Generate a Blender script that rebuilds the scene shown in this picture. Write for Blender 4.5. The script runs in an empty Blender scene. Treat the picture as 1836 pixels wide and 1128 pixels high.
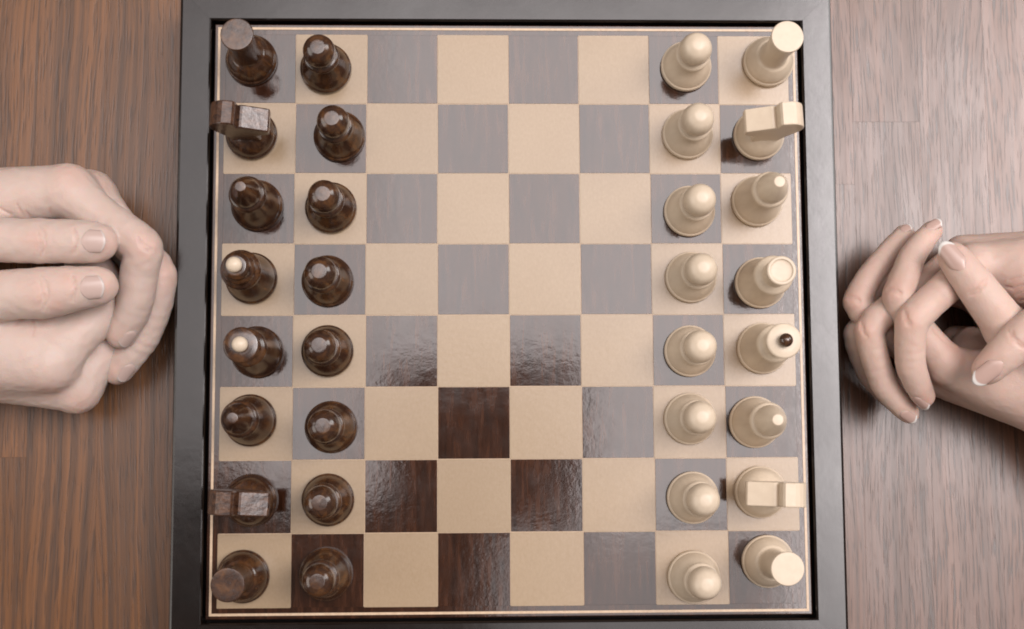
import bpy, bmesh, math, random
import numpy as np
from mathutils import Matrix, Vector

random.seed(7)
S = bpy.context.scene
COL = S.collection
MM = 0.001

# ---------------------------------------------------------------- camera
CAM = np.array([-0.018982, -0.067150, 0.682593])
ROT = (0.0983924, -0.0291814, -0.0051904)
F, W0, H0 = 2450.0, 1836.0, 1128.0
cam_d = bpy.data.cameras.new('camera')
cam = bpy.data.objects.new('camera', cam_d)
COL.objects.link(cam)
cam.location = CAM
cam.rotation_euler = ROT
cam_d.sensor_fit = 'HORIZONTAL'
cam_d.sensor_width = 36.0
cam_d.lens = F * 36.0 / W0
cam_d.clip_start = 0.01
cam_d.clip_end = 50.0
S.camera = cam
RM = np.array(cam.rotation_euler.to_matrix())

# ---------------------------------------------------------------- world + lamps
world = bpy.data.worlds.new('World')
S.world = world
world.use_nodes = True
bg = world.node_tree.nodes['Background']
bg.inputs[0].default_value = (1.0, 0.84, 0.73, 1)
bg.inputs[1].default_value = 0.15

NAD = (-0.019, -0.067)
LH, K = 3.0, 1.0 + 3.0 / 0.6826


def panel(name, x0, x1, y0, y1, rad, col=(1.0, 0.93, 0.925)):
    """ceiling soft light; extents given on the board (mm) where its mirror image lies"""
    X0, X1 = [NAD[0] + (v * MM - NAD[0]) * K for v in (x0, x1)]
    Y0, Y1 = [NAD[1] + (v * MM - NAD[1]) * K for v in (y0, y1)]
    d = bpy.data.lights.new(name, 'AREA')
    d.shape = 'RECTANGLE'
    d.size, d.size_y = X1 - X0, Y1 - Y0
    d.energy = rad * math.pi * d.size * d.size_y
    d.color = col
    o = bpy.data.objects.new(name, d)
    COL.objects.link(o)
    o.location = ((X0 + X1) / 2, (Y0 + Y1) / 2, LH)


panel('soft_light', 155, 345, -25, 190, 15.0)
panel('soft_light', 345, 450, -108, 150, 8.0)
panel('soft_light', 36, 155, -25, 190, 5.4)
panel('soft_light', -62, 36, -22, 190, 5.0)
panel('soft_light', -128, -62, -90, 190, 4.0)
panel('soft_light', -300, -128, -76, 190, 2.3)
panel('soft_light', 155, 345, -108, -25, 11.4)
panel('soft_light', 36, 155, -108, -25, 5.0)
panel('soft_light', 135, 345, -190, -108, 6.6)
panel('soft_light', -8, 130, -190, -108, 2.6)


def side_light(name, loc, sx, sy, rad, col):
    d = bpy.data.lights.new(name, 'AREA')
    d.shape = 'RECTANGLE'
    d.size, d.size_y = sx, sy
    d.energy = rad * math.pi * sx * sy
    d.color = col
    o = bpy.data.objects.new(name, d)
    COL.objects.link(o)
    o.location = loc
    o.rotation_euler = (-Vector(loc)).to_track_quat('-Z', 'Y').to_euler()


side_light('side_light', (1.7, .75, 1.0), .9, .8, 6.0, (1.0, .97, .95))
side_light('side_light', (-1.9, -.3, .9), 1.8, 1.1, 2.6, (1.0, .93, .87))  # added fill lamp, no window here; lifts the cream pieces' shaded sides

S.view_settings.view_transform = 'Standard'
S.view_settings.look = 'None'
S.view_settings.exposure = 0.0
S.view_settings.gamma = 1.0
S.view_settings.use_curve_mapping = False
S.cycles.use_denoising = True
S.cycles.max_bounces = 8
S.cycles.sample_clamp_indirect = 6.0
S.cycles.filter_width = 1.9


# ---------------------------------------------------------------- helpers
def ray(px, py):
    d = RM @ np.array([(px - W0 / 2) / F, -(py - H0 / 2) / F, -1.0])
    return d / np.linalg.norm(d)


def at(px, py, z=0.0):
    """point of the place at height z (m) seen at a photograph pixel"""
    d = ray(px, py)
    return CAM + d * ((z - CAM[2]) / d[2])


def link(name, mesh, mat, parent=None, smooth=False):
    o = bpy.data.objects.new(name, mesh)
    COL.objects.link(o)
    if mat is not None and not mesh.materials:
        mesh.materials.append(mat)
    if parent is not None:
        o.parent = parent
    if smooth:
        mesh.polygons.foreach_set('use_smooth', [True] * len(mesh.polygons))
    return o


def empty(name, loc=(0, 0, 0), rz=0.0):
    o = bpy.data.objects.new(name, None)
    o.empty_display_size = 0.01
    COL.objects.link(o)
    o.location = loc
    o.rotation_euler = (0, 0, rz)
    return o


def tag(o, label=None, cat=None, group=None, kind=None):
    if label:
        o['label'] = label
    if cat:
        o['category'] = cat
    if group:
        o['group'] = group
    if kind:
        o['kind'] = kind
    return o


def copy_tree(o, parent=None):
    c = o.copy()
    COL.objects.link(c)
    c.parent = parent
    for ch in list(o.children):
        copy_tree(ch, c)
    return c


def mesh_from(name, v, f):
    m = bpy.data.meshes.new(name)
    m.from_pydata([tuple(p) for p in v], [], [tuple(q) for q in f])
    m.update()
    return m


def box_mesh(name, x0, x1, y0, y1, z0, z1, bev=0.0, seg=1):
    bm = bmesh.new()
    bmesh.ops.create_cube(bm, size=1.0)
    for v in bm.verts:
        v.co = Vector((x0 + (v.co.x + .5) * (x1 - x0), y0 + (v.co.y + .5) * (y1 - y0), z0 + (v.co.z + .5) * (z1 - z0)))
    if bev:
        top = [e for e in bm.edges if all(abs(v.co.z - z1) < 1e-7 for v in e.verts)]
        bmesh.ops.bevel(bm, geom=top, offset=bev, segments=seg, affect='EDGES', profile=0.5)
    m = bpy.data.meshes.new(name)
    bm.to_mesh(m)
    bm.free()
    return m


def lathe(name, prof, n=56):
    """prof: list of (r, z, smooth) in mm; corners marked by repeating points close together"""
    v, f, rings = [], [], []
    for r, z in prof:
        if r < 1e-6:
            rings.append([len(v)])
            v.append((0, 0, z * MM))
        else:
            rings.append(list(range(len(v), len(v) + n)))
            for i in range(n):
                a = 2 * math.pi * i / n
                v.append((r * MM * math.cos(a), r * MM * math.sin(a), z * MM))
    for a, b in zip(rings, rings[1:]):
        for i in range(n):
            j = (i + 1) % n
            if len(a) == 1 and len(b) == 1:
                continue
            if len(a) == 1:
                f.append((a[0], b[j], b[i]))
            elif len(b) == 1:
                f.append((a[i], a[j], b[0]))
            else:
                f.append((a[i], a[j], b[j], b[i]))
    return mesh_from(name, v, f)


def curve_prof(pts, sub=5):
    """Catmull-Rom through control points; a point with a third item True is a sharp corner"""
    out = []
    runs, cur = [], [pts[0]]
    for p in pts[1:]:
        cur.append(p)
        if len(p) > 2 and p[2]:
            runs.append(cur)
            cur = [p]
    if len(cur) > 1:
        runs.append(cur)
    for run in runs:
        q = [np.array(p[:2], float) for p in run]
        if len(q) == 2:
            seq = [q[0], q[1]]
        else:
            ext = [2 * q[0] - q[1]] + q + [2 * q[-1] - q[-2]]
            seq = []
            for i in range(1, len(ext) - 2):
                p0, p1, p2, p3 = ext[i - 1:i + 3]
                for t in np.linspace(0, 1, sub, endpoint=False):
                    seq.append(.5 * (2 * p1 + (p2 - p0) * t + (2 * p0 - 5 * p1 + 4 * p2 - p3) * t * t + (3 * p1 - p0 - 3 * p2 + p3) * t ** 3))
            seq.append(q[-1])
        if out:
            # keep the corner crisp: two extra points hugging it
            c = out[-1]
            d0 = c - out[-2]
            d1 = seq[1] - seq[0]
            out[-1] = c - d0 / max(np.linalg.norm(d0), 1e-9) * min(.3, .4 * np.linalg.norm(d0))
            out.append(c + d1 / max(np.linalg.norm(d1), 1e-9) * min(.3, .4 * np.linalg.norm(d1)))
            seq = seq[1:]
        out += list(seq)
    return [(max(0.0, float(p[0])), float(p[1])) for p in out]


# ---------------------------------------------------------------- materials
class NT:
    def __init__(self, name):
        self.m = bpy.data.materials.new(name)
        self.m.use_nodes = True
        self.t = self.m.node_tree
        self.b = self.t.nodes['Principled BSDF']

    def n(self, typ, **kw):
        o = self.t.nodes.new(typ)
        for k, v in kw.items():
            if k.startswith('i_'):
                key = k[2:]
                key = int(key) if key.isdigit() else key.replace('_', ' ')
                o.inputs[key].default_value = v
            else:
                setattr(o, k, v)
        return o

    def l(self, a, ao, b, bi):
        self.t.links.new(a.outputs[ao], b.inputs[bi])

    def coords(self, scale=(1, 1, 1), rnd=True):
        """object coordinates, shifted by a random amount per object, then scaled"""
        tc = self.n('ShaderNodeTexCoord')
        mp = self.n('ShaderNodeMapping')
        mp.inputs['Scale'].default_value = scale
        self.l(tc, 'Object', mp, 'Vector')
        if rnd:
            oi = self.n('ShaderNodeObjectInfo')
            mu = self.n('ShaderNodeVectorMath', operation='SCALE')
            mu.inputs[0].default_value = (13.7, 29.1, 7.3)
            self.l(oi, 'Random', mu, 'Scale')
            self.l(mu, 'Vector', mp, 'Location')
        return mp

    def noise(self, src, scale, detail=4, rough=.55, dist=0.0):
        o = self.n('ShaderNodeTexNoise')
        o.inputs['Scale'].default_value = scale
        o.inputs['Detail'].default_value = detail
        o.inputs['Roughness'].default_value = rough
        o.inputs['Distortion'].default_value = dist
        if src is not None:
            self.l(src, 0, o, 'Vector')
        return o

    def ramp(self, src, so, stops):
        r = self.n('ShaderNodeValToRGB')
        e = r.color_ramp.elements
        while len(e) < len(stops):
            e.new(.5)
        for k, (p, c) in zip(e, stops):
            k.position = p
            k.color = (c[0], c[1], c[2], 1) if hasattr(c, '__len__') else (c, c, c, 1)
        self.l(src, so, r, 0)
        return r

    def mix(self, fac, a, b, mode='MIX', f=None):
        o = self.n('ShaderNodeMix', data_type='RGBA', blend_type=mode)
        if fac is not None:
            self.t.links.new(fac, o.inputs[0])
        else:
            o.inputs[0].default_value = f
        for s, k in ((a, 6), (b, 7)):
            if hasattr(s, 'is_linked'):
                self.t.links.new(s, o.inputs[k])
            else:
                o.inputs[k].default_value = (*s, 1)
        return o

    def bump(self, src, so, strength, dist, prev=None):
        b = self.n('ShaderNodeBump')
        b.inputs['Strength'].default_value = strength
        b.inputs['Distance'].default_value = dist
        self.l(src, so, b, 'Height')
        if prev is not None:
            self.l(prev, 0, b, 'Normal')
        return b

    def out(self, color=None, rough=None, normal=None, **kw):
        if color is not None:
            self.t.links.new(color, self.b.inputs['Base Color'])
        if rough is not None:
            if hasattr(rough, 'is_linked'):
                self.t.links.new(rough, self.b.inputs['Roughness'])
            else:
                self.b.inputs['Roughness'].default_value = rough
        if normal is not None:
            self.l(normal, 0, self.b, 'Normal')
        for k, v in kw.items():
            self.b.inputs[k.replace('_', ' ')].default_value = v
        return self.m


def mat_dark_square():
    t = NT('dark_veneer')
    c = t.coords((1, .12, 1))
    g = t.noise(c, 330, 5, .6, .4)
    col = t.ramp(g, 0, [(.3, (.014, .0046, .0022)), (.52, (.034, .0115, .0052)), (.72, (.066, .025, .0125))])
    c2 = t.coords((1, 1, 1))
    w = t.noise(c2, 300, 3, .5)
    w2 = t.noise(c2, 900, 2, .5)
    b = t.bump(w, 0, 1.0, .000026)
    b = t.bump(w2, 0, 1.0, .000009, b)
    b = t.bump(g, 0, 1.0, .000006, b)
    r = t.noise(c2, 90, 3)
    rr = t.ramp(r, 0, [(.3, .07), (.7, .115)])
    return t.out(col.outputs[0], rr.outputs[0], b, IOR=1.66)


def mat_light_square():
    t = NT('light_veneer')
    c = t.coords((1, .6, 1))
    g = t.noise(c, 900, 3, .6)
    g2 = t.noise(t.coords((1, 1, 1)), 35, 3, .5)
    col = t.ramp(g, 0, [(.3, (.335, .243, .150)), (.6, (.36, .263, .166)), (.8, (.38, .28, .18))])
    sp = t.noise(t.coords((1, .5, 1)), 1500, 1, .5)
    spk = t.ramp(sp, 0, [(.74, 0.0), (.84, .5)])
    oi = t.n('ShaderNodeObjectInfo')
    mr = t.n('ShaderNodeMapRange')
    mr.inputs['To Min'].default_value = .95
    mr.inputs['To Max'].default_value = 1.04
    t.l(oi, 'Random', mr, 0)
    m = t.n('ShaderNodeHueSaturation')
    t.l(mr, 0, m, 'Value')
    t.l(col, 0, m, 'Color')
    m1 = t.mix(g2.outputs[0], (1.0, 1.0, 1.0), (.9, .87, .83))
    m2 = t.mix(None, m.outputs[0], m1.outputs[2], 'MULTIPLY', 1.0)
    m3 = t.mix(spk.outputs[0], m2.outputs[2], (.40, .27, .16))
    w = t.noise(t.coords((1, 1, 1)), 420, 3, .5)
    b = t.bump(w, 0, 1.0, .00004)
    return t.out(m3.outputs[2], .24, b, IOR=1.6)


def mat_frame():
    t = NT('dark_frame_lacquer')
    c = t.coords((1, 1, 1), False)
    g = t.noise(c, 160, 6, .65)
    col = t.ramp(g, 0, [(.3, (.0045, .0026, .002)), (.6, (.008, .0046, .0038)), (.8, (.016, .010, .008))])
    s = t.noise(c, 28, 4, .6)
    rr = t.ramp(s, 0, [(.3, .12), (.75, .20)])
    sp = t.noise(c, 700, 2, .5)
    b = t.bump(sp, 0, 1.0, .000006)
    b = t.bump(s, 0, 1.0, .00012, b)
    return t.out(col.outputs[0], rr.outputs[0], b, IOR=1.58)


def mat_groove():
    t = NT('black_groove')
    g = t.noise(t.coords((1, 1, 1), False), 300)
    col = t.ramp(g, 0, [(.3, (.006, .004, .004)), (.7, (.012, .009, .008))])
    return t.out(col.outputs[0], .7)


def mat_inlay():
    t = NT('pale_inlay')
    g = t.noise(t.coords((1, 1, 1), False), 500)
    col = t.ramp(g, 0, [(.3, (.50, .36, .24)), (.7, (.62, .47, .33))])
    return t.out(col.outputs[0], .3)


def mat_cream():
    t = NT('cream_lacquered_wood')
    c = t.coords((1, 1, .25))
    g = t.noise(c, 260, 4, .6, .3)
    col = t.ramp(g, 0, [(.3, (.61, .505, .385)), (.65, (.65, .545, .42))])
    b = t.bump(t.noise(t.coords(), 420, 3), 0, 1.0, .00005)
    oi = t.n('ShaderNodeObjectInfo')
    mr = t.n('ShaderNodeMapRange')
    mr.inputs['To Min'].default_value = .95
    mr.inputs['To Max'].default_value = 1.04
    t.l(oi, 'Random', mr, 0)
    hs = t.n('ShaderNodeHueSaturation')
    t.l(mr, 0, hs, 'Value')
    t.l(col, 0, hs, 'Color')
    return t.out(hs.outputs[0], .34, b, IOR=1.40)


def mat_brown():
    t = NT('brown_lacquered_wood')
    c = t.coords((1, 1, .22))
    g = t.noise(c, 190, 4, .6, .5)
    col = t.ramp(g, 0, [(.34, (.024, .010, .007)), (.5, (.064, .026, .012)), (.64, (.155, .064, .020)), (.8, (.055, .022, .010))])
    c2 = t.coords((1, 1, .1))
    w = t.noise(c2, 420, 3, .6)
    col2 = t.mix(w.outputs[0], col.outputs[0], (.035, .017, .010))
    b = t.bump(t.noise(t.coords(), 260, 3), 0, 1.0, .00010)
    return t.out(col2.outputs[2], .21, b, IOR=1.68)


def mat_brown_cut():
    t = NT('brown_sawn_wood')
    c = t.coords((.35, 1, 1))
    g = t.noise(c, 420, 4, .6, .8)
    col = t.ramp(g, 0, [(.36, (.03, .014, .010)), (.52, (.07, .032, .018)), (.7, (.13, .06, .03))])
    b = t.bump(t.noise(t.coords(), 300, 4), 0, 1.0, .0002)
    return t.out(col.outputs[0], .24, b, IOR=1.55)


def mat_table(name='walnut_table_wood', band=.64, tint=(1, 1, 1), pores=.6):
    t = NT(name)
    oi = t.n('ShaderNodeObjectInfo')
    # slow drift that bends the grain sideways along its length
    tc = t.n('ShaderNodeTexCoord')
    drift = t.noise(t.coords((1, .35, 1)), 9, 2, .5)
    dx = t.n('ShaderNodeMath', operation='MULTIPLY')
    dx.inputs[1].default_value = .030
    t.l(drift, 0, dx, 0)
    cmb = t.n('ShaderNodeCombineXYZ')
    t.l(dx, 0, cmb, 'X')
    add = t.n('ShaderNodeVectorMath', operation='ADD')
    t.l(t.coords((1, 1, 1)), 0, add, 0)
    t.l(cmb, 0, add, 1)

    def streak(yscale, scale, detail, rough):
        mp = t.n('ShaderNodeMapping')
        mp.inputs['Scale'].default_value = (1, yscale, 1)
        t.l(add, 0, mp, 'Vector')
        return t.noise(mp, scale, detail, rough)

    bands = streak(.0055, 250, 3, .5)        # broad dark growth lines
    fine = streak(.006, 560, 3, .6)
    pore = streak(.05, 1050, 2, .5)
    tone0 = streak(.02, 40, 2, .5)
    br = t.ramp(bands, 0, [(.36, 1.0), (.44, .6), (.50, .0)])
    fr = t.ramp(fine, 0, [(.34, 1.0), (.58, .0)])
    pr = t.ramp(pore, 0, [(.35, 1.0), (.47, 0.0)])
    base = t.ramp(tone0, 0, [(p, tuple(x * y for x, y in zip(c, tint))) for p, c in ((.3, (.145, .064, .026)), (.5, (.178, .078, .031)), (.7, (.205, .088, .033)))])
    tone = t.n('ShaderNodeHueSaturation')
    mr = t.n('ShaderNodeMapRange')
    mr.inputs['To Min'].default_value = .93
    mr.inputs['To Max'].default_value = 1.07
    t.l(oi, 'Random', mr, 0)
    t.l(mr, 0, tone, 'Value')
    t.l(base, 0, tone, 'Color')

    def scaled(src, k):
        f = t.n('ShaderNodeMath', operation='MULTIPLY')
        f.inputs[1].default_value = k
        t.l(src, 0, f, 0)
        return f.outputs[0]

    m1 = t.mix(scaled(fr, .55), tone.outputs[0], (.070, .038, .024))
    m2 = t.mix(scaled(br, band), m1.outputs[2], (.052, .031, .021))
    m3 = t.mix(scaled(pr, pores), m2.outputs[2], (.045, .027, .019))
    b = t.bump(br, 0, 1.0, -.00002)
    b = t.bump(pr, 0, 1.0, -.00003, b)
    r = t.noise(t.coords((1, .3, 1)), 60, 3)
    rr = t.ramp(r, 0, [(.3, .24), (.7, .32)])
    # open grain is duller than the polished ground
    ro = t.mix(scaled(br, .08), rr.outputs[0], (.5, .5, .5))
    return t.out(m3.outputs[2], ro.outputs[2], b, IOR=1.54)


def mat_skin(name, base, ruddy):
    t = NT(name)
    at_ = t.n('ShaderNodeAttribute', attribute_name='ruddy')
    g = t.noise(t.coords((1, 1, 1), False), 70, 4, .6)
    m0 = t.mix(g.outputs[0], base, tuple(x * y for x, y in zip(base, (1.0, .91, .88))))
    m1 = t.mix(at_.outputs['Fac'], m0.outputs[2], ruddy)
    v = t.n('ShaderNodeTexVoronoi', feature='DISTANCE_TO_EDGE')
    v.inputs['Scale'].default_value = 900
    t.l(t.coords((1, 1, 1), False), 0, v, 'Vector')
    fine = t.noise(t.coords((1, 1, 1), False), 260, 4, .6)
    b = t.bump(v, 0, 1.0, .00010)
    b = t.bump(fine, 0, 1.0, .00028, b)
    rr = t.ramp(fine, 0, [(.3, .42), (.7, .56)])
    m = t.out(m1.outputs[2], rr.outputs[0], b, IOR=1.4)
    t.b.inputs['Subsurface Weight'].default_value = .55
    t.b.inputs['Subsurface Radius'].default_value = (1.0, .33, .17)
    t.b.inputs['Subsurface Scale'].default_value = .0045
    return m


def mat_nail(name, body, tip, edge0, edge1):
    t = NT(name)
    a = t.n('ShaderNodeAttribute', attribute_name='along')
    r = t.ramp(a, 'Fac', [(0.0, tuple(min(1, c * 1.12) for c in body)), (.16, tuple(min(1, c * 1.05) for c in body)), (.24, body), (edge0, body), (edge1, tip)])
    return t.out(r.outputs[0], .24, None, IOR=1.5)


M = dict(dark=mat_dark_square(), light=mat_light_square(), frame=mat_frame(), groove=mat_groove(), inlay=mat_inlay(),
         cream=mat_cream(), brown=mat_brown(), brown_cut=mat_brown_cut(), table=mat_table(), table_gloss_wash=mat_table('gloss_washed_table_wood', .34, (.80, .84, 1.25), .85),  # second table wood: gloss wash put into cooler colour and weaker grain
         skin_m=mat_skin('fair_skin', (.565, .465, .415), (.575, .395, .335)),
         skin_w=mat_skin('warm_skin', (.575, .445, .385), (.57, .365, .30)),
         nail_m=mat_nail('bare_nail', (.50, .375, .335), (.54, .47, .44), .88, .94),
         nail_w=mat_nail('french_nail', (.47, .325, .28), (.66, .63, .60), .86, .90))

# ---------------------------------------------------------------- table
TZ = -0.040
table = empty('table', (0, 0, TZ))
tag(table, 'brown wooden tabletop of long narrow staves under the chessboard', 'table')
link('substrate', box_mesh('substrate', -.80, .80, -.50, .50, -.030, -.0042), M['groove'], table)
SW = .0366
nx = int(1.6 / SW)
x = -.80
rt = random.Random(21)
while x < .80 - .01:
    y = -.50 - rt.uniform(0, .3)
    while y < .50:
        ln = rt.uniform(.30, .52)
        a, b_ = max(y, -.50), min(y + ln, .50)
        if b_ - a > .02:
            cx, cy = x + SW / 2, (a + b_) / 2
            me = box_mesh('stave', -SW / 2 + .00002, SW / 2 - .00002, (a - cy) + .00002, (b_ - cy) - .00002, -.004, 0, .00003)
            o = link('stave', me, M['table'] if cx < .10 else M['table_gloss_wash'], table)  # right-hand staves take the copy with the gloss wash in its colour
            o.location = (cx, cy, 0)
        y += ln
    x += SW

# ---------------------------------------------------------------- chessboard
board = empty('chessboard', (0, 0, TZ))
tag(board, 'wooden chessboard box with dark frame and cream and dark brown squares', 'chessboard')
BZ = -TZ          # playing surface above the box's base
OUT, INN = .1670, .1509


def rail_mesh():
    # cross-section (distance from centre, height) of the +X rail, mitred at both ends
    p = [(INN, BZ - .012), (INN, BZ + .0003), (INN + .0005, BZ + .0010), (INN + .0011, BZ + .0013), (OUT - .0016, BZ + .0013),
         (OUT - .0007, BZ + .0010), (OUT - .0002, BZ + .0003), (OUT, BZ - .0006), (OUT, .0002), (INN + .004, .0002), (INN + .004, BZ - .012)]
    n = len(p)
    e = .00004
    v = [(d, -d + e, z) for d, z in p] + [(d, d - e, z) for d, z in p]
    f = [(i, (i + 1) % n, n + (i + 1) % n, n + i) for i in range(n)]
    f = [q[::-1] for q in f]
    f += [tuple(range(n)), tuple(range(2 * n - 1, n - 1, -1))]
    m = mesh_from('frame_rail', v, f)
    bm = bmesh.new()
    bm.from_mesh(m)
    bmesh.ops.recalc_face_normals(bm, faces=bm.faces)
    bm.to_mesh(m)
    bm.free()
    return m


rm = rail_mesh()
for k in range(4):
    o = link('frame_rail', rm, M['frame'], board)
    o.rotation_euler = (0, 0, k * math.pi / 2)
link('bottom_panel', box_mesh('bottom_panel', -INN - .0038, INN + .0038, -INN - .0038, INN + .0038, .0006, BZ - .0125), M['groove'], board)
PE = .1494
link('playing_panel', box_mesh('playing_panel', -PE, PE, -PE, PE, BZ - .0124, BZ - .0004, .0006, 2), M['dark'], board)
link('veneer_sheet', box_mesh('veneer_sheet', -.14365, .14365, -.14365, .14365, BZ - .00039, BZ - .00022), M['inlay'], board)
a0, a1 = .14645, .14765
for k in range(4):
    e = .00003
    v = [(a0, -a0 + e, BZ - .0005), (a1, -a1 + e, BZ - .0005), (a1, a1 - e, BZ - .0005), (a0, a0 - e, BZ - .0005)]
    v += [(x_, y_, BZ - .00005) for x_, y_, z_ in v]
    m = mesh_from('inlay_line', v, [(3, 2, 1, 0), (4, 5, 6, 7), (0, 1, 5, 4), (1, 2, 6, 5), (2, 3, 7, 6), (3, 0, 4, 7)])
    o = link('inlay_line', m, M['inlay'], board)
    o.rotation_euler = (0, 0, k * math.pi / 2)
SQ = .036
ml = box_mesh('light_square', -.01797, .01797, -.01797, .01797, -.0003, 0, .00008)
md = box_mesh('dark_square', -.01776, .01776, -.01776, .01776, -.0003, 0, .00008)
rj = random.Random(5)
for j in range(8):
    for i in range(8):
        lt = (i + j) % 2 == 1
        o = link('light_square' if lt else 'dark_square', ml if lt else md, M['light'] if lt else M['dark'], board)
        o.location = ((i - 3.5) * SQ + rj.uniform(-4e-5, 4e-5), (3.5 - j) * SQ + rj.uniform(-4e-5, 4e-5), BZ + rj.uniform(-3e-5, 3e-5))
        o.rotation_euler = (rj.uniform(-.0012, .0012), rj.uniform(-.0012, .0012), rj.uniform(-.001, .001))

# ---------------------------------------------------------------- chess pieces
T = True
FOOT = [(0, 0.02), (12.4, 0.02, T), (12.9, .8), (12.9, 3.0), (12.45, 3.9, T), (12.1, 4.1, T)]
PAWN = FOOT + [(11.6, 6.0), (10.2, 9.6), (7.9, 14), (6.1, 19), (5.9, 21.2, T), (8.4, 22.6), (8.8, 23.8), (8.2, 25.2), (6.2, 26.2, T),
               (7.4, 28.8), (7.9, 32.0), (7.3, 36.0), (5.6, 38.8), (3.6, 40.2, T), (3.3, 40.3), (0, 40.4)]
PAWNC = PAWN[:-5] + [(7.35, 36.0), (5.9, 39.0), (3.4, 40.9), (1.6, 41.3), (0, 41.35)]
ROOK = FOOT + [(11.8, 6.4), (10.4, 10), (8.6, 13.2, T), (7.0, 15), (6.4, 20), (6.4, 28), (6.9, 36), (7.7, 42.5), (7.9, 44.2), (7.5, 45.0, T), (7.0, 45.1), (0, 45.1)]
BISHOP = FOOT + [(11.8, 6.4), (10.2, 11), (8.2, 16), (6.4, 22), (6.0, 25.5, T), (8.6, 27.0), (9.0, 28.4), (8.3, 30.0), (6.9, 30.8, T),
                 (7.4, 33), (6.8, 37), (5.0, 42), (3.2, 45.6), (2.6, 46.6, T), (2.3, 46.8), (0, 46.9)]
KING = FOOT + [(11.8, 6.4), (10.6, 11), (8.8, 17), (7.0, 23.5), (6.6, 27.0, T), (9.2, 28.6), (9.7, 30.2), (9.1, 32.0), (7.2, 33.4, T), (6.2, 34.2), (5.7, 37),
               (6.0, 41), (6.8, 45.5), (7.0, 47.2), (6.5, 47.9, T), (5.4, 47.9, T), (4.8, 47.2), (0, 47.0)]
KINGB = FOOT + [(11.8, 6.4), (10.6, 11), (8.8, 17), (7.0, 23.5), (6.6, 27.0, T), (9.2, 28.6), (9.7, 30.2), (9.1, 32.0), (7.6, 33.4, T), (8.0, 35), (7.6, 37.4), (6.0, 39, T),
                (6.6, 40.4), (6.4, 42.6), (5.2, 44.2, T), (4.6, 44.6), (0, 44.8)]
QUEEN = FOOT + [(11.8, 6.4), (10.6, 11), (8.8, 17), (7.0, 24), (6.6, 27.6, T), (8.9, 29.0), (9.3, 30.4), (8.7, 32.0), (6.9, 33.2, T), (6.0, 35), (6.1, 39),
                (7.4, 44), (8.3, 46.4), (8.3, 47.3), (7.7, 48.0, T), (5.0, 48.5), (0, 48.8)]
KBASE = FOOT + [(11.8, 6.4), (10.4, 10.0), (8.4, 12.6), (5.5, 14.6), (0, 15.4)]
ZS = dict(bishop=1.14, king=1.06, kingb=1.11, queen=1.05)


def stretch(p, k):
    return [((q[0], q[1] if q[1] < 4.2 else 4.2 + (q[1] - 4.2) * k) + tuple(q[2:])) for q in p]


LM = {k: lathe(k, curve_prof(stretch(p, ZS.get(k, 1.0)))) for k, p in dict(pawn=PAWN, pawnc=PAWNC, rook=ROOK, bishop=BISHOP, king=KING, kingb=KINGB, queen=QUEEN, knight_base=KBASE).items()}


def ball_mesh(r, squash=1.0):
    pts = [(0, -r * squash)]
    for i in range(1, 14):
        a = -math.pi / 2 + math.pi * i / 14
        pts.append((r * math.cos(a), r * squash * math.sin(a)))
    pts.append((0, r * squash))
    return lathe('ball', pts, 32)


def knight_head():
    # side outline: +X is the muzzle side (towards the middle of the board), z up, mm
    o = [(6.5, 12.6), (7.4, 16), (7.0, 20), (6.6, 23.5), (8.2, 25.6), (12.0, 27.6), (13.4, 29.5), (13.7, 34.6), (13.2, 35.6), (1.6, 40.4), (.5, 40.5), (-.7, 39.6),
         (-1.3, 46.0), (-2.2, 47.3), (-6.8, 47.5), (-9.0, 46.7), (-11.0, 45.0), (-12.8, 42.4), (-13.9, 39.0), (-14.2, 35.5), (-13.6, 31.5), (-12.0, 27), (-10.0, 22.5), (-8.6, 18.5), (-7.8, 15), (-7.2, 12.6)]
    hw = 5.7
    n = len(o)
    bm = bmesh.new()
    A = [bm.verts.new((x_ * MM, -hw * MM, z_ * MM)) for x_, z_ in o]
    B = [bm.verts.new((x_ * MM, hw * MM, z_ * MM)) for x_, z_ in o]
    bm.faces.new(A)
    bm.faces.new(B[::-1])
    for i in range(n):
        j = (i + 1) % n
        bm.faces.new((A[j], A[i], B[i], B[j]))
    bmesh.ops.recalc_face_normals(bm, faces=bm.faces)
    ed = [e for e in bm.edges if abs(e.verts[0].co.y - e.verts[1].co.y) < 1e-6]
    bmesh.ops.bevel(bm, geom=ed, offset=.0006, segments=2, affect='EDGES', profile=.5)
    m = bpy.data.meshes.new('head')
    bm.to_mesh(m)
    bm.free()
    return m


KH = knight_head()
KH2 = KH.copy()
FIN_D = ball_mesh(3.3, .95)
FIN_L = ball_mesh(3.7, .95)

FEL = lathe('felt_pad', [(0, -.0), (12.2, 0), (12.2, .3), (0, .3)], 40)

proto = {}


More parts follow.
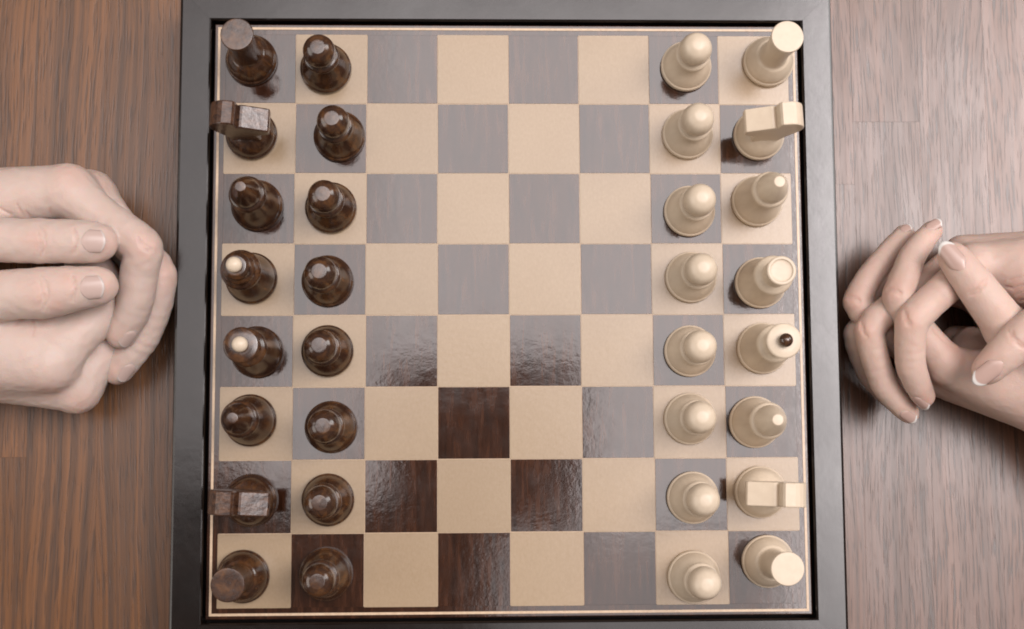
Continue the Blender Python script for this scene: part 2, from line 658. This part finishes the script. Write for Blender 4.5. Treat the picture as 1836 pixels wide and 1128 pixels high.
def piece(kind, colour, px, py, label, group, rz=0.0):
    p = at(px, py, 0.0)
    loc = (p[0], p[1], 0.0)
    key = (kind, colour)
    wood = M['cream'] if colour == 'cream' else M['brown']
    if key in proto:
        o = copy_tree(proto[key])
        o.location = loc
        o.rotation_euler = (0, 0, rz)
    else:
        o = empty('chess_' + kind, loc, rz)
        proto[key] = o
        src = 'kingb' if (kind == 'king' and colour == 'brown') else kind
        if kind == 'pawn' and colour == 'cream':
            src = 'pawnc'
        if kind == 'knight':
            me = LM['knight_base'].copy()
            me.materials.append(wood)
            link('base', me, None, o, True)
            h = (KH if colour == 'cream' else KH2)
            link('head', h, M['cream'] if colour == 'cream' else M['brown_cut'], o)
        else:
            me = LM[src].copy()
            me.materials.append(wood)
            b = link('body', me, None, o, True)
            if kind == 'queen' or (kind == 'king' and colour == 'brown'):
                fm = (FIN_D if colour == 'cream' else FIN_L).copy()
                f = link('finial', fm, M['brown'] if colour == 'cream' else M['cream'], o, True)
                f.location = (0, 0, (4.2 + 44.4 * 1.05 if kind == 'queen' else 4.2 + 40.4 * 1.11) * MM + .0026)
                f['label'] = ('small black ball' if colour == 'cream' else 'small cream ball') + ' on top'
    o.scale = (1, 1, 1 + rr_.uniform(-.015, .02))
    tag(o, label, 'chess piece', group)
    return o


rr_ = random.Random(3)


def rank(colour, back, pawns, face):
    other = {'cream': 'black', 'brown': 'cream'}[colour]
    c = 'cream' if colour == 'cream' else 'dark brown'
    names = ['rook', 'knight', 'bishop', 'king', 'queen', 'bishop', 'knight', 'rook']
    side = ["king's", "king's", "king's", '', '', "queen's", "queen's", "queen's"]
    txt = {'rook': 'flat-topped %s rook on the corner square, on the %s side',
           'knight': '%s flat-sided knight on a round base, on the %s side',
           'bishop': '%s pointed bishop beside the knight, on the %s side'}
    for i, (px, py) in enumerate(back):
        n = names[i]
        if n == 'king':
            lab = 'cream king with flat dished top, beside the cream queen' if colour == 'cream' else 'dark brown king with ringed head and cream ball, beside the dark queen'
        elif n == 'queen':
            lab = 'cream queen with a black ball on its wide flat crown' if colour == 'cream' else 'dark brown queen with a cream ball on its wide flat crown'
        else:
            lab = txt[n] % (c, side[i])
        rz = (face if n == 'knight' else rr_.uniform(0, 6.28))
        if n == 'knight':
            rz += {('cream', 1): .05, ('cream', 6): -.03, ('brown', 1): -.06, ('brown', 6): -.06}[(colour, i)]
        piece(n, colour, px, py, lab, '%s chess pieces on the back row' % c if n in ('rook', 'knight', 'bishop') else None, rz)
    for i, (px, py) in enumerate(pawns):
        n = names[i]
        w = "%s king" % c if n == 'king' else "%s queen" % c if n == 'queen' else "%s %s on the %s side" % (c, n, side[i])
        piece('pawn', colour, px, py, '%s round-headed pawn in front of the %s' % (c, w), '%s pawns in a row' % c, rr_.uniform(0, 6.28))


rank('cream', [(1376, 113), (1359, 244), (1356, 362), (1362, 508), (1366, 625), (1352, 757), (1362, 882), (1375, 1006)],
     [(1229, 121), (1232, 242), (1235, 380), (1238, 498), (1236, 630), (1236, 751), (1241, 892), (1243, 1034)], math.pi)
rank('brown', [(452, 110), (452, 243), (462, 370), (452, 500), (462, 632), (450, 754), (451, 897), (437, 1033)],
     [(585, 125), (609, 246), (594, 374), (588, 505), (588, 630), (594, 766), (589, 896), (585, 1029)], 0.0)


# ---------------------------------------------------------------- hands (signed-distance modelling, meshed with surface nets)
VOX = .0007


class Field:
    def __init__(self, lo, hi, h=VOX):
        self.lo = np.array(lo, float)
        self.h = h
        self.n = np.ceil((np.array(hi) - self.lo) / h).astype(int) + 1
        self.ax = [(self.lo[i] + np.arange(self.n[i]) * h).astype(np.float32) for i in range(3)]

    def new(self):
        return np.full(self.n, .05, np.float32)

    def window(self, lo, hi):
        sl = []
        for i in range(3):
            a = int(np.clip(math.floor((lo[i] - self.lo[i]) / self.h), 0, self.n[i]))
            b = int(np.clip(math.ceil((hi[i] - self.lo[i]) / self.h) + 1, 0, self.n[i]))
            sl.append(slice(a, b))
        return tuple(sl)

    def cone(self, V, a, b, r1, r2, k):
        """smooth-union a tapered capsule into V"""
        a, b = np.array(a, float), np.array(b, float)
        mr = max(r1, r2) + k + .004
        w = self.window(np.minimum(a, b) - mr, np.maximum(a, b) + mr)
        if any(s.stop <= s.start for s in w):
            return
        X = self.ax[0][w[0]][:, None, None]
        Y = self.ax[1][w[1]][None, :, None]
        Z = self.ax[2][w[2]][None, None, :]
        d = round_cone(X, Y, Z, a, b, r1, r2)
        V[w] = smin(V[w], d, k)

    def sample(self, V, p):
        q = (np.asarray(p) - self.lo) / self.h
        q = np.clip(q, 0, self.n - 1.001)
        i = q.astype(int)
        t = q - i
        r = 0.0
        for dx in (0, 1):
            for dy in (0, 1):
                for dz in (0, 1):
                    wgt = (t[..., 0] if dx else 1 - t[..., 0]) * (t[..., 1] if dy else 1 - t[..., 1]) * (t[..., 2] if dz else 1 - t[..., 2])
                    r = r + wgt * V[i[..., 0] + dx, i[..., 1] + dy, i[..., 2] + dz]
        return r

    def grad(self, V, p):
        e = self.h * 1.5
        g = np.array([float(self.sample(V, p + np.eye(3)[i] * e) - self.sample(V, p - np.eye(3)[i] * e)) for i in range(3)])
        return g / max(np.linalg.norm(g), 1e-9)


def smin(a, b, k):
    if k <= 0:
        return np.minimum(a, b)
    h = np.maximum(k - np.abs(a - b), 0) / k
    return np.minimum(a, b) - h * h * k * .25


def round_cone(X, Y, Z, a, b, r1, r2):
    ba = (b - a).astype(np.float32)
    l2 = float(ba @ ba)
    rr = r1 - r2
    a2 = max(l2 - rr * rr, 1e-12)
    il2 = 1.0 / l2
    px, py, pz = X - np.float32(a[0]), Y - np.float32(a[1]), Z - np.float32(a[2])
    y = px * ba[0] + py * ba[1] + pz * ba[2]
    z = y - np.float32(l2)
    pp = px * px + py * py + pz * pz
    x2 = np.maximum(pp * l2 * l2 - y * y * l2, 0)          # |pa*l2 - ba*y|^2
    y2 = y * y * l2
    z2 = z * z * l2
    k = np.sign(rr) * rr * rr * x2
    d1 = np.sqrt(x2 + z2) * il2 - r2
    d2 = np.sqrt(x2 + y2) * il2 - r1
    d3 = (np.sqrt(x2 * a2 * il2) + y * rr) * il2 - r1
    return np.where(np.sign(z) * a2 * z2 > k, d1, np.where(np.sign(y) * a2 * y2 < k, d2, d3)).astype(np.float32)


def surface_nets(V, lo, h):
    s = V < 0
    nx_, ny_, nz_ = V.shape
    cnt = np.zeros((nx_ - 1, ny_ - 1, nz_ - 1), np.int8)
    C = [(i, j, k) for i in (0, 1) for j in (0, 1) for k in (0, 1)]
    for i, j, k in C:
        cnt += s[i:nx_ - 1 + i, j:ny_ - 1 + j, k:nz_ - 1 + k]
    act = (cnt > 0) & (cnt < 8)
    idx = np.argwhere(act)
    vid = np.full(act.shape, -1, np.int32)
    vid[act] = np.arange(len(idx))
    cv = {c: V[idx[:, 0] + c[0], idx[:, 1] + c[1], idx[:, 2] + c[2]] for c in C}
    acc = np.zeros((len(idx), 3))
    num = np.zeros(len(idx))
    for c in C:
        for ax in range(3):
            if c[ax]:
                continue
            e = list(c)
            e[ax] = 1
            e = tuple(e)
            va, vb = cv[c], cv[e]
            m = (va < 0) != (vb < 0)
            t = np.where(m, va / np.where(m, va - vb, 1), 0)
            p = np.tile(np.array(c, float), (len(idx), 1))
            p[:, ax] += t
            acc += p * m[:, None]
            num += m
    verts = lo + (idx + acc / num[:, None]) * h
    faces = []
    for ax in range(3):
        u, w = (ax + 1) % 3, (ax + 2) % 3
        A = [slice(None)] * 3
        B = [slice(None)] * 3
        A[ax] = slice(0, -1)
        B[ax] = slice(1, None)
        sa, sb = s[tuple(A)], s[tuple(B)]
        E = np.argwhere(sa != sb)
        E = E[(E[:, u] > 0) & (E[:, w] > 0) & (E[:, u] < V.shape[u] - 1) & (E[:, w] < V.shape[w] - 1)]
        fl = sa[E[:, 0], E[:, 1], E[:, 2]]
        q = []
        for du, dw in ((1, 1), (0, 1), (0, 0), (1, 0)):
            c = E.copy()
            c[:, u] -= du
            c[:, w] -= dw
            q.append(vid[c[:, 0], c[:, 1], c[:, 2]])
        q = np.stack(q, 1)
        q[~fl] = q[~fl][:, ::-1]
        faces.append(q)
    return verts, np.concatenate(faces)


def np_mesh(name, v, f):
    m = bpy.data.meshes.new(name)
    m.vertices.add(len(v))
    m.vertices.foreach_set('co', np.asarray(v, np.float32).ravel())
    m.loops.add(len(f) * 4)
    m.loops.foreach_set('vertex_index', np.asarray(f, np.int32).ravel())
    m.polygons.add(len(f))
    m.polygons.foreach_set('loop_start', np.arange(0, len(f) * 4, 4, dtype=np.int32))
    m.polygons.foreach_set('use_smooth', np.ones(len(f), bool))
    m.update(calc_edges=True)
    m.validate()
    return m


def spline(ch, sub=4):
    q = [np.append(p, r) for p, r in ch]
    e = [2 * q[0] - q[1]] + q + [2 * q[-1] - q[-2]]
    out = []
    for i in range(1, len(e) - 2):
        p0, p1, p2, p3 = e[i - 1:i + 3]
        # centripetal tangents keep uneven spacing from overshooting
        d0, d1, d2 = [max(np.linalg.norm(b[:3] - a[:3]), 1e-6) for a, b in ((p0, p1), (p1, p2), (p2, p3))]
        m1 = d1 * ((p1 - p0) / d0 - (p2 - p0) / (d0 + d1) + (p2 - p1) / d1)
        m2 = d1 * ((p2 - p1) / d1 - (p3 - p1) / (d1 + d2) + (p3 - p2) / d2)
        for t in np.linspace(0, 1, sub, endpoint=False):
            out.append((2 * t ** 3 - 3 * t * t + 1) * p1 + (t ** 3 - 2 * t * t + t) * m1 * .6 + (3 * t * t - 2 * t ** 3) * p2 + (t ** 3 - t * t) * m2 * .6)
    out.append(q[-1])
    return [(p[:3], p[3]) for p in out]


class Hand:
    """palm = list of (a, b, ra, rb); digits = list of chains [(x, y, z, r), ...]; all in mm of height over the board"""

    def __init__(self, conv, ppm):
        self.conv = conv
        self.palm, self.digits, self.ruddy = [], [], []
        self.creases, self.nails = [], []
        self.wob = ppm

    def P(self, q):
        px, py = self.conv(q[0], q[1])
        return at(px, py, q[2] * MM)

    def build(self, parent, mat, nail_mat, palm_k=.010, finger_k=.0028, root_k=.005, pinch=0.0):
        chains = [[(self.P(q), q[3] * MM) for q in ch] for ch in self.digits]
        palm = [((self.P(a), a[3] * MM), (self.P(b), b[3] * MM)) for a, b in self.palm]
        pts = np.array([p for ch in chains for p, r in ch] + [p for s in palm for p, r in s])
        rmax = .03
        lo, hi = pts.min(0) - rmax, pts.max(0) + rmax
        lo[2], hi[2] = TZ - .003, min(hi[2], .062)
        lo[:2] = np.maximum(lo[:2], (-.44, -.3))
        hi[:2] = np.minimum(hi[:2], (.44, .3))
        F_ = Field(lo, hi)
        VP = F_.new()
        for (a, ra), (b, rb) in palm:
            F_.cone(VP, a, b, ra, rb, palm_k)
        V = VP.copy()
        for ch in chains:
            D = F_.new()
            ch = spline(ch)
            for (a, ra), (b, rb) in zip(ch, ch[1:]):
                F_.cone(D, a, b, ra, rb, .0005)
            V = smin(V, smin(VP, D, root_k), .0008)
        Z = F_.ax[2][None, None, :]
        X, Y = F_.ax[0][:, None, None], F_.ax[1][None, :, None]
        wob = np.sin(X * 520 + 1.3 * np.sin(Y * 390)) * np.sin(Y * 470 + 1.1 * np.sin(Z * 430)) * np.sin(Z * 500 + 1.2 * np.sin(X * 350))
        V = V + (self.wob * wob).astype(np.float32)          # flesh is never a perfect tube
        V = np.maximum(V, (TZ + .0002) - Z)            # resting flat on the table
        self.F, self.V = F_, V
        # creases: fine grooves following the surface
        for pl, rad in self.creases:
            ps = [self.surf(*self.conv(*q)) for q in pl]
            ps = [p for p in ps if p is not None]
            G = F_.new()
            for a, b in zip(ps, ps[1:]):
                if np.linalg.norm(a - b) > 1e-5:
                    F_.cone(G, a, b, rad * MM, rad * MM, .0003)
            self.V = V = -smin(-V, G, .0008)
        plates = [self.nail_plate(n) for n in self.nails]
        v, f = surface_nets(self.V, F_.lo, F_.h)
        me = np_mesh('hand', v, f)
        c = np.zeros(len(v))
        for q, rad in self.ruddy:
            p = self.surf(*self.conv(*q))
            if p is None:
                continue
            d = np.linalg.norm(v - p, axis=1) / (rad * MM)
            c = np.maximum(c, np.exp(-d * d))
        for pl, rad in self.creases:
            ps = [self.surf(*self.conv(*q)) for q in pl]
            ps = [p for p in ps if p is not None]
            for p0, p1 in zip(ps, ps[1:]):
                ab = p1 - p0
                near = np.where(np.all((v > np.minimum(p0, p1) - .003) & (v < np.maximum(p0, p1) + .003), axis=1))[0]
                if len(near):
                    t_ = np.clip((v[near] - p0) @ ab / max(ab @ ab, 1e-12), 0, 1)
                    dd = np.linalg.norm(v[near] - p0 - t_[:, None] * ab, axis=1)
                    c[near] = np.maximum(c[near], .9 * np.exp(-(dd / .0007) ** 2))
        at_ = me.attributes.new('ruddy', 'FLOAT', 'POINT')
        at_.data.foreach_set('value', (c * .75).astype(np.float32))
        o = link('hand', me, mat, parent)
        for pm in plates:
            if pm is not None:
                link('fingernail', pm, nail_mat, o, True)
        return o

    def surf(self, px, py):
        d = ray(px, py)
        t0 = (.061 - CAM[2]) / d[2]
        t1 = (TZ - CAM[2]) / d[2]
        ts = np.arange(t0, t1, .0004)
        P_ = CAM + ts[:, None] * d
        val = self.F.sample(self.V, P_)
        k = np.argmax(val < 0)
        if not (val < 0).any():
            return None
        return P_[k]

    def nail_plate(self, n):
        """n: (root px, tip px, width mm, extension past the tip px fraction, lift mm, bias normal)"""
        root, tip, wd, ext, tilt = n
        a = self.surf(*self.conv(*root))
        b = self.surf(*self.conv(*tip))
        if a is None or b is None:
            return None
        c = (a + b) / 2
        g = self.F.grad(self.V, c) + self.F.grad(self.V, a) + self.F.grad(self.V, b)
        g = g + np.array(tilt)
        g /= np.linalg.norm(g)
        d = b - a
        d -= g * (d @ g)
        ln = np.linalg.norm(d)
        d /= ln
        s = np.cross(g, d)
        hw = wd * MM / 2
        # height samples for a smooth fit
        U, Vv = np.meshgrid(np.linspace(-.85, .85, 9), np.linspace(-.05, .95, 9))
        base = a + U.ravel()[:, None] * hw * s + Vv.ravel()[:, None] * ln * d
        offs = np.arange(.005, -.006, -.0001)
        val = self.F.sample(self.V, base[:, None, :] + offs[None, :, None] * g)
        hit = val < 0
        ok = hit.any(1)
        h = np.where(ok, offs[np.argmax(hit, 1)], np.nan)
        ok &= np.abs(h) < .0045
        u_, v_ = U.ravel()[ok], Vv.ravel()[ok]
        A = np.stack([np.ones_like(u_), u_, v_, u_ * u_, v_ * v_], 1)
        co = np.linalg.lstsq(A, h[ok], rcond=None)[0]
        co[3] = min(co[3], -.12 * hw)
        co[4] = min(max(co[4], -.0012), 0)
        N, Mv = 14, 18
        verts, along = [], []
        for layer in (0, 1):
            for jv in range(Mv + 1):
                v0 = jv / Mv
                for iu in range(N + 1):
                    u0 = -1 + 2 * iu / N
                    # outline: rounded root and softly rounded free edge
                    v1 = v0 * (1 + ext)
                    wdt = 1.0
                    if v0 < .3:
                        wdt = math.sqrt(max(0.0, 1 - ((.3 - v0) / .3) ** 2)) * .35 + .65
                    sag = .22 * (v0 ** 3) * (u0 * u0) - .16 * ((1 - v0) ** 3) * (u0 * u0) * -1
                    uu = u0 * wdt * (1 - .06 * v0)
                    vv = v1 - (.20 * u0 * u0) * v0 ** 2 + (.26 * u0 * u0) * (1 - v0) ** 2
                    hh = co[0] + co[1] * uu + co[2] * vv + co[3] * uu * uu + co[4] * vv * vv
                    edge = max(abs(u0) ** 6, (1 - v0) ** 10)
                    lift = .00042 - .00062 * edge
                    p = a + uu * hw * s + vv * ln * d + g * (hh + lift - (.0006 if layer else 0))
                    verts.append(p)
                    along.append(v0)
        f = []
        R_ = N + 1
        tot = R_ * (Mv + 1)
        for jv in range(Mv):
            for iu in range(N):
                q = (jv * R_ + iu, jv * R_ + iu + 1, (jv + 1) * R_ + iu + 1, (jv + 1) * R_ + iu)
                f.append(q)
                f.append(tuple(tot + z for z in q[::-1]))
        rim = [i for i in range(R_)] + [(j + 1) * R_ + N for j in range(Mv)] + [Mv * R_ + N - 1 - i for i in range(N)] + [(Mv - 1 - j) * R_ for j in range(Mv - 1)]
        for i in range(len(rim)):
            p, q = rim[i], rim[(i + 1) % len(rim)]
            f.append((q, p, tot + p, tot + q))
        me = mesh_from('fingernail', verts, f)
        bm = bmesh.new()
        bm.from_mesh(me)
        bmesh.ops.recalc_face_normals(bm, faces=bm.faces)
        bm.to_mesh(me)
        bm.free()
        at_ = me.attributes.new('along', 'FLOAT', 'POINT')
        at_.data.foreach_set('value', np.array(along, np.float32))
        return me


def arcs(c, half, bow, offs, rad, ax=(1, 0)):
    """short transverse skin folds over a joint"""
    out = []
    n = (-ax[1], ax[0])
    for k, of in enumerate(offs):
        pl = []
        hl = half * (1 - .25 * abs(k - (len(offs) - 1) / 2))
        for t in (-1, -.6, -.2, .2, .6, 1):
            w = of + bow * (1 - t * t) + 2.5 * math.sin(5 * t + 3 * k)
            pl.append((c[0] + ax[0] * w + n[0] * hl * t, c[1] + ax[1] * w + n[1] * hl * t))
        out.append((pl, rad))
    return out


def conv_m(x_, y_):
    return x_ / 2.3029, 270 + y_ / 2.3029


def conv_w(x_, y_):
    return 1490 + x_ / 2.5058, 370 + y_ / 2.5058


# ---- the person on the dark side: fist held in the other hand
pm = empty('person', (-.30, 0, TZ))
tag(pm, 'person resting bare clasped fists beside the dark brown chess pieces', 'person')


def under(o_list, root):
    for o in o_list:
        o.parent = root
        o.matrix_parent_inverse = Matrix.Translation(root.location).inverted()


A = Hand(conv_m, .00022)
A.palm = [((280, 168, 17, 12.5), (-520, 270, 8, 20)), ((372, 188, 0, 12), (-520, 260, -4, 20)), ((375, 205, -16, 11), (-520, 260, -12, 20)),
          ((330, 215, -29, 10), (-520, 270, -16, 18)), ((-260, 330, 24, 13), (-560, 290, 10, 20)), ((-540, 270, 0, 25), (-1500, 170, 4, 34)), ((-100, 250, 15, 14), (-540, 270, 0, 22))]
A.digits = [
    [(280, 168, 18, 12.3), (430, 285, 20, 9.9), (530, 352, 22, 9.7), (588, 400, 22, 9.7), (575, 500, 17, 9.1), (562, 600, 13, 8.9), (545, 670, 9, 8.3), (506, 745, 4, 7.5), (500, 758, 3, 7.2)],
    [(372, 188, 0, 12), (520, 360, 3, 9.8), (650, 515, 3, 9.5), (640, 620, -1, 9.0), (590, 760, -6, 8.8), (500, 885, -11, 7.9), (483, 905, -12, 7.6)],
    [(375, 205, -16, 11), (610, 540, -14, 9), (560, 780, -20, 8.4), (480, 880, -24, 7.4)],
    [(330, 215, -29, 10), (540, 520, -30, 8), (500, 720, -31, 7.4), (440, 800, -32, 6.8)],
    [(-260, 330, 26, 13), (-60, 362, 32, 11.2), (60, 372, 33, 10.4), (160, 374, 33, 10.7), (260, 374, 33.2, 10.3), (340, 376, 33.5, 10.2), (397, 379, 33, 9.4), (408, 380, 32.6, 8.9)],
]
A.creases = [([(100, 274), (84, 250), (70, 220)], .3), ([(122, 272), (108, 250)], .25), ([(205, 268), (206, 238)], .22), ([(-5, 235), (15, 248), (45, 262)], .4)]
A.creases += arcs((165, 374), 62, 14, (-12, 0, 11), .26) + arcs((300, 374), 60, 12, (0, 8), .26)
A.creases += arcs((600, 388), 42, -10, (-9, 0, 9), .26, (.75, -.66)) 
A.nails = [((330, 372), (432, 376), 11.2, .05, (0, 0, 0)), ((556, 742), (510, 806), 7.6, .06, (.5, -.3, 0)), ((552, 880), (500, 950), 7.6, .06, (.5, -.3, 0))]
A.ruddy = [((600, 390), 9), ((700, 500), 9), ((440, 380), 7), ((500, 780), 7), ((470, 930), 8), ((300, 90), 10), ((150, 372), 6), ((430, 130), 8)]
oA = A.build(pm, M['skin_m'], M['nail_m'])

B = Hand(conv_m, .00022)
B.palm = [((205, 878, 11, 12.8), (-520, 800, 6, 20)), ((318, 985, -6, 11), (-520, 800, -6, 20)), ((340, 965, -22, 10), (-520, 790, -14, 19)),
          ((300, 930, -31, 8.8), (-520, 780, -18, 17)), ((-240, 640, 24, 13), (-560, 740, 8, 20)), ((-540, 790, 0, 25), (-1500, 960, 4, 34)), ((-100, 790, 10, 15), (-540, 780, 0, 22)),
          ((215, 770, 9, 11), (-300, 720, 9, 15)), ((120, 830, 10, 14), (-400, 770, 8, 18)), ((350, 700, 4, 9), (100, 700, 6, 10))]
B.digits = [
    [(205, 878, 12, 12.8), (330, 752, 8, 10.4), (455, 635, 2, 9.6), (400, 500, 0, 9), (330, 420, -2, 8)],
    [(318, 985, -6, 11), (400, 860, -9, 9.8), (480, 690, -12, 9.4), (420, 520, -13, 9), (330, 450, -14, 8)],
    [(340, 965, -22, 10), (480, 740, -25, 9), (420, 540, -26, 8.4), (330, 470, -26, 7.6)],
    [(300, 930, -31, 8.8), (440, 740, -32, 7.8), (400, 560, -32, 7.4)],
    [(-240, 620, 25, 13.5), (-60, 606, 30, 12.4), (80, 592, 31, 11.8), (180, 588, 31, 12.2), (270, 576, 31.2, 11.2), (345, 566, 31.4, 10.0), (398, 560, 31, 9.2), (410, 559, 30.6, 8.8)],
]
B.creases = [([(140, 698), (143, 735), (138, 765)], .32), ([(90, 700), (72, 716), (60, 726)], .25)]
B.creases += arcs((175, 588), 72, 14, (-13, 0, 12), .26) + arcs((295, 570), 58, 12, (0, 8), .26)
B.nails = [((322, 570), (428, 562), 11.4, .05, (0, 0, 0))]
B.ruddy = [((200, 990), 10), ((330, 1060), 9), ((440, 560), 7), ((165, 590), 8), ((290, 540), 6), ((240, 640), 6)]
oB = B.build(pm, M['skin_m'], M['nail_m'])
under([oA, oB], pm)

# ---- the person on the cream side: fingers interlaced, thumbs crossed
pw = empty('person', (.30, 0, TZ))
tag(pw, 'person with bare interlaced fingers and white-tipped nails beside the cream chess pieces', 'person')
Cc = Hand(conv_w, .00013)
Cc.palm = [((640, 262, 10, 10), (1250, 300, 8, 17)), ((590, 222, -4, 9.6), (1250, 260, -4, 17)), ((590, 215, -17, 9), (1250, 250, -12, 16)),
           ((620, 230, -29, 8), (1250, 260, -18, 14)), ((1080, 430, 32, 11.5), (1300, 340, 10, 17)), ((1250, 280, 0, 21), (2300, 60, 6, 29)), ((850, 300, 12, 12), (1250, 300, 2, 18)),
           ((900, 360, 16, 11), (1250, 330, 4, 17)), ((560, 380, -32, 8), (1100, 480, -24, 14)), ((775, 470, -6, 13), (1150, 480, -4, 18)), ((755, 490, -25, 12), (1150, 540, -22, 15)), ((690, 400, -12, 10), (1000, 420, -4, 16))]
Cc.digits = [
    [(640, 262, 12, 9.6), (540, 345, 19, 8.3), (430, 445, 24, 8.0), (366, 512, 25, 8.1), (355, 600, 22, 7.4), (360, 720, 17, 7.2), (390, 800, 12, 6.4), (412, 845, 8, 5.6), (418, 856, 7, 5.2)],
    [(590, 222, -4, 9), (400, 370, 4, 7.6), (172, 560, 10, 7.3), (195, 670, 7, 7.0), (240, 800, 2, 6.7), (310, 890, -2, 5.9), (348, 928, -4, 5.3)],
    [(590, 215, -17, 8.6), (380, 380, -10, 7.2), (118, 575, -6, 7.0), (180, 760, -13, 6.4), (290, 880, -19, 5.6)],
    [(620, 230, -29, 7.6), (420, 420, -26, 6.4), (200, 610, -26, 6.2), (230, 740, -29, 5.8), (300, 820, -31, 5.2)],
    [(1080, 430, 34, 10.8), (960, 505, 39, 9.6), (860, 585, 41, 9.2), (780, 660, 39, 8.7), (722, 716, 36.5, 7.7), (700, 736, 35.4, 7.1)],
]
Cc.creases = [([(780, 360), (820, 368), (867, 350)], .45), ([(800, 330), (840, 320), (880, 312)], .35), ([(830, 400), (870, 380), (900, 370)], .45), ([(845, 425), (880, 415)], .4),
              ([(452, 548), (442, 545), (432, 540)], .3)]
Cc.nails = [((775, 695), (662, 772), 9.0, .12, (0, 0, 0)), ((370, 852), (418, 902), 6.2, .22, (-.8, -.5, 0)), ((312, 922), (366, 962), 6.0, .22, (-.8, -.6, 0))]
Cc.creases += arcs((345, 505), 44, -8, (-8, 0, 8), .26, (.9, -.3)) + arcs((150, 552), 40, -8, (-7, 0, 7), .26, (.9, -.3))
Cc.creases += arcs((838, 600), 58, -10, (-9, 0, 9), .26, (.74, -.67))
Cc.ruddy = [((330, 510), 7), ((130, 560), 7), ((420, 880), 6), ((360, 950), 6), ((700, 700), 7), ((845, 400), 8)]
oC = Cc.build(pw, M['skin_w'], M['nail_w'], .009, .0024, .004)

Dd = Hand(conv_w, .00013)
Dd.palm = [((520, 712, 7, 9.8), (1130, 930, 6, 17)), ((478, 745, -8, 9.4), (1130, 930, -4, 17)), ((490, 775, -20, 8.6), (1130, 930, -12, 16)),
           ((540, 800, -30, 7.8), (1130, 920, -18, 14)), ((800, 560, 26, 11), (1130, 860, 10, 17)), ((1110, 930, 0, 21), (1900, 1660, 4, 29)), ((760, 770, 10, 13), (1130, 900, 0, 18)), ((560, 600, -33, 7), (1000, 660, -26, 12)), ((640, 640, -14, 11), (1000, 700, -8, 17))]
Dd.digits = [
    [(520, 712, 9, 9.4), (400, 560, 12, 7.8), (302, 405, 17, 7.7), (330, 320, 16, 7.0), (362, 232, 13, 6.5), (410, 160, 10, 5.9), (448, 118, 8, 5.2), (456, 108, 7.5, 4.9)],
    [(478, 745, -8, 8.8), (300, 600, -3, 7.4), (118, 430, 0, 7.2), (160, 340, -1, 6.7), (212, 268, -2, 6.3), (280, 184, -4, 5.8), (326, 134, -5, 5.2), (332, 126, -5.4, 5.0)],
    [(490, 775, -20, 8.2), (300, 620, -18, 7.0), (140, 470, -16, 6.8), (220, 300, -18, 6.0), (300, 200, -20, 5.3)],
    [(540, 800, -30, 7.4), (360, 640, -30, 6.2), (230, 500, -31, 6.0), (280, 360, -32, 5.4)],
    [(800, 560, 26, 11), (730, 465, 30, 10.0), (650, 360, 32, 9.2), (595, 288, 32, 8.4), (556, 238, 31, 7.5), (546, 226, 30.6, 7.0)],
]
Dd.creases = [([(455, 555), (500, 600), (560, 640)], .2)]
Dd.nails = [((600, 292), (512, 186), 9.2, .10, (0, 0, 0)), ((428, 102), (478, 74), 5.8, .25, (-.5, .9, -.2)), ((312, 112), (346, 92), 5.4, .3, (-.5, .7, 0))]
Dd.creases += arcs((282, 385), 40, -8, (-7, 0, 7), .26, (-.2, .98)) + arcs((100, 420), 38, -8, (-7, 0, 7), .26, (-.3, .95)) + arcs((655, 365), 60, 10, (-9, 0, 9), .26, (.62, .78))
Dd.ruddy = [((270, 370), 7), ((80, 420), 7), ((480, 90), 6), ((540, 230), 6), ((560, 640), 8)]
oD = Dd.build(pw, M['skin_w'], M['nail_w'], .009, .0024, .004)
under([oC, oD], pw)
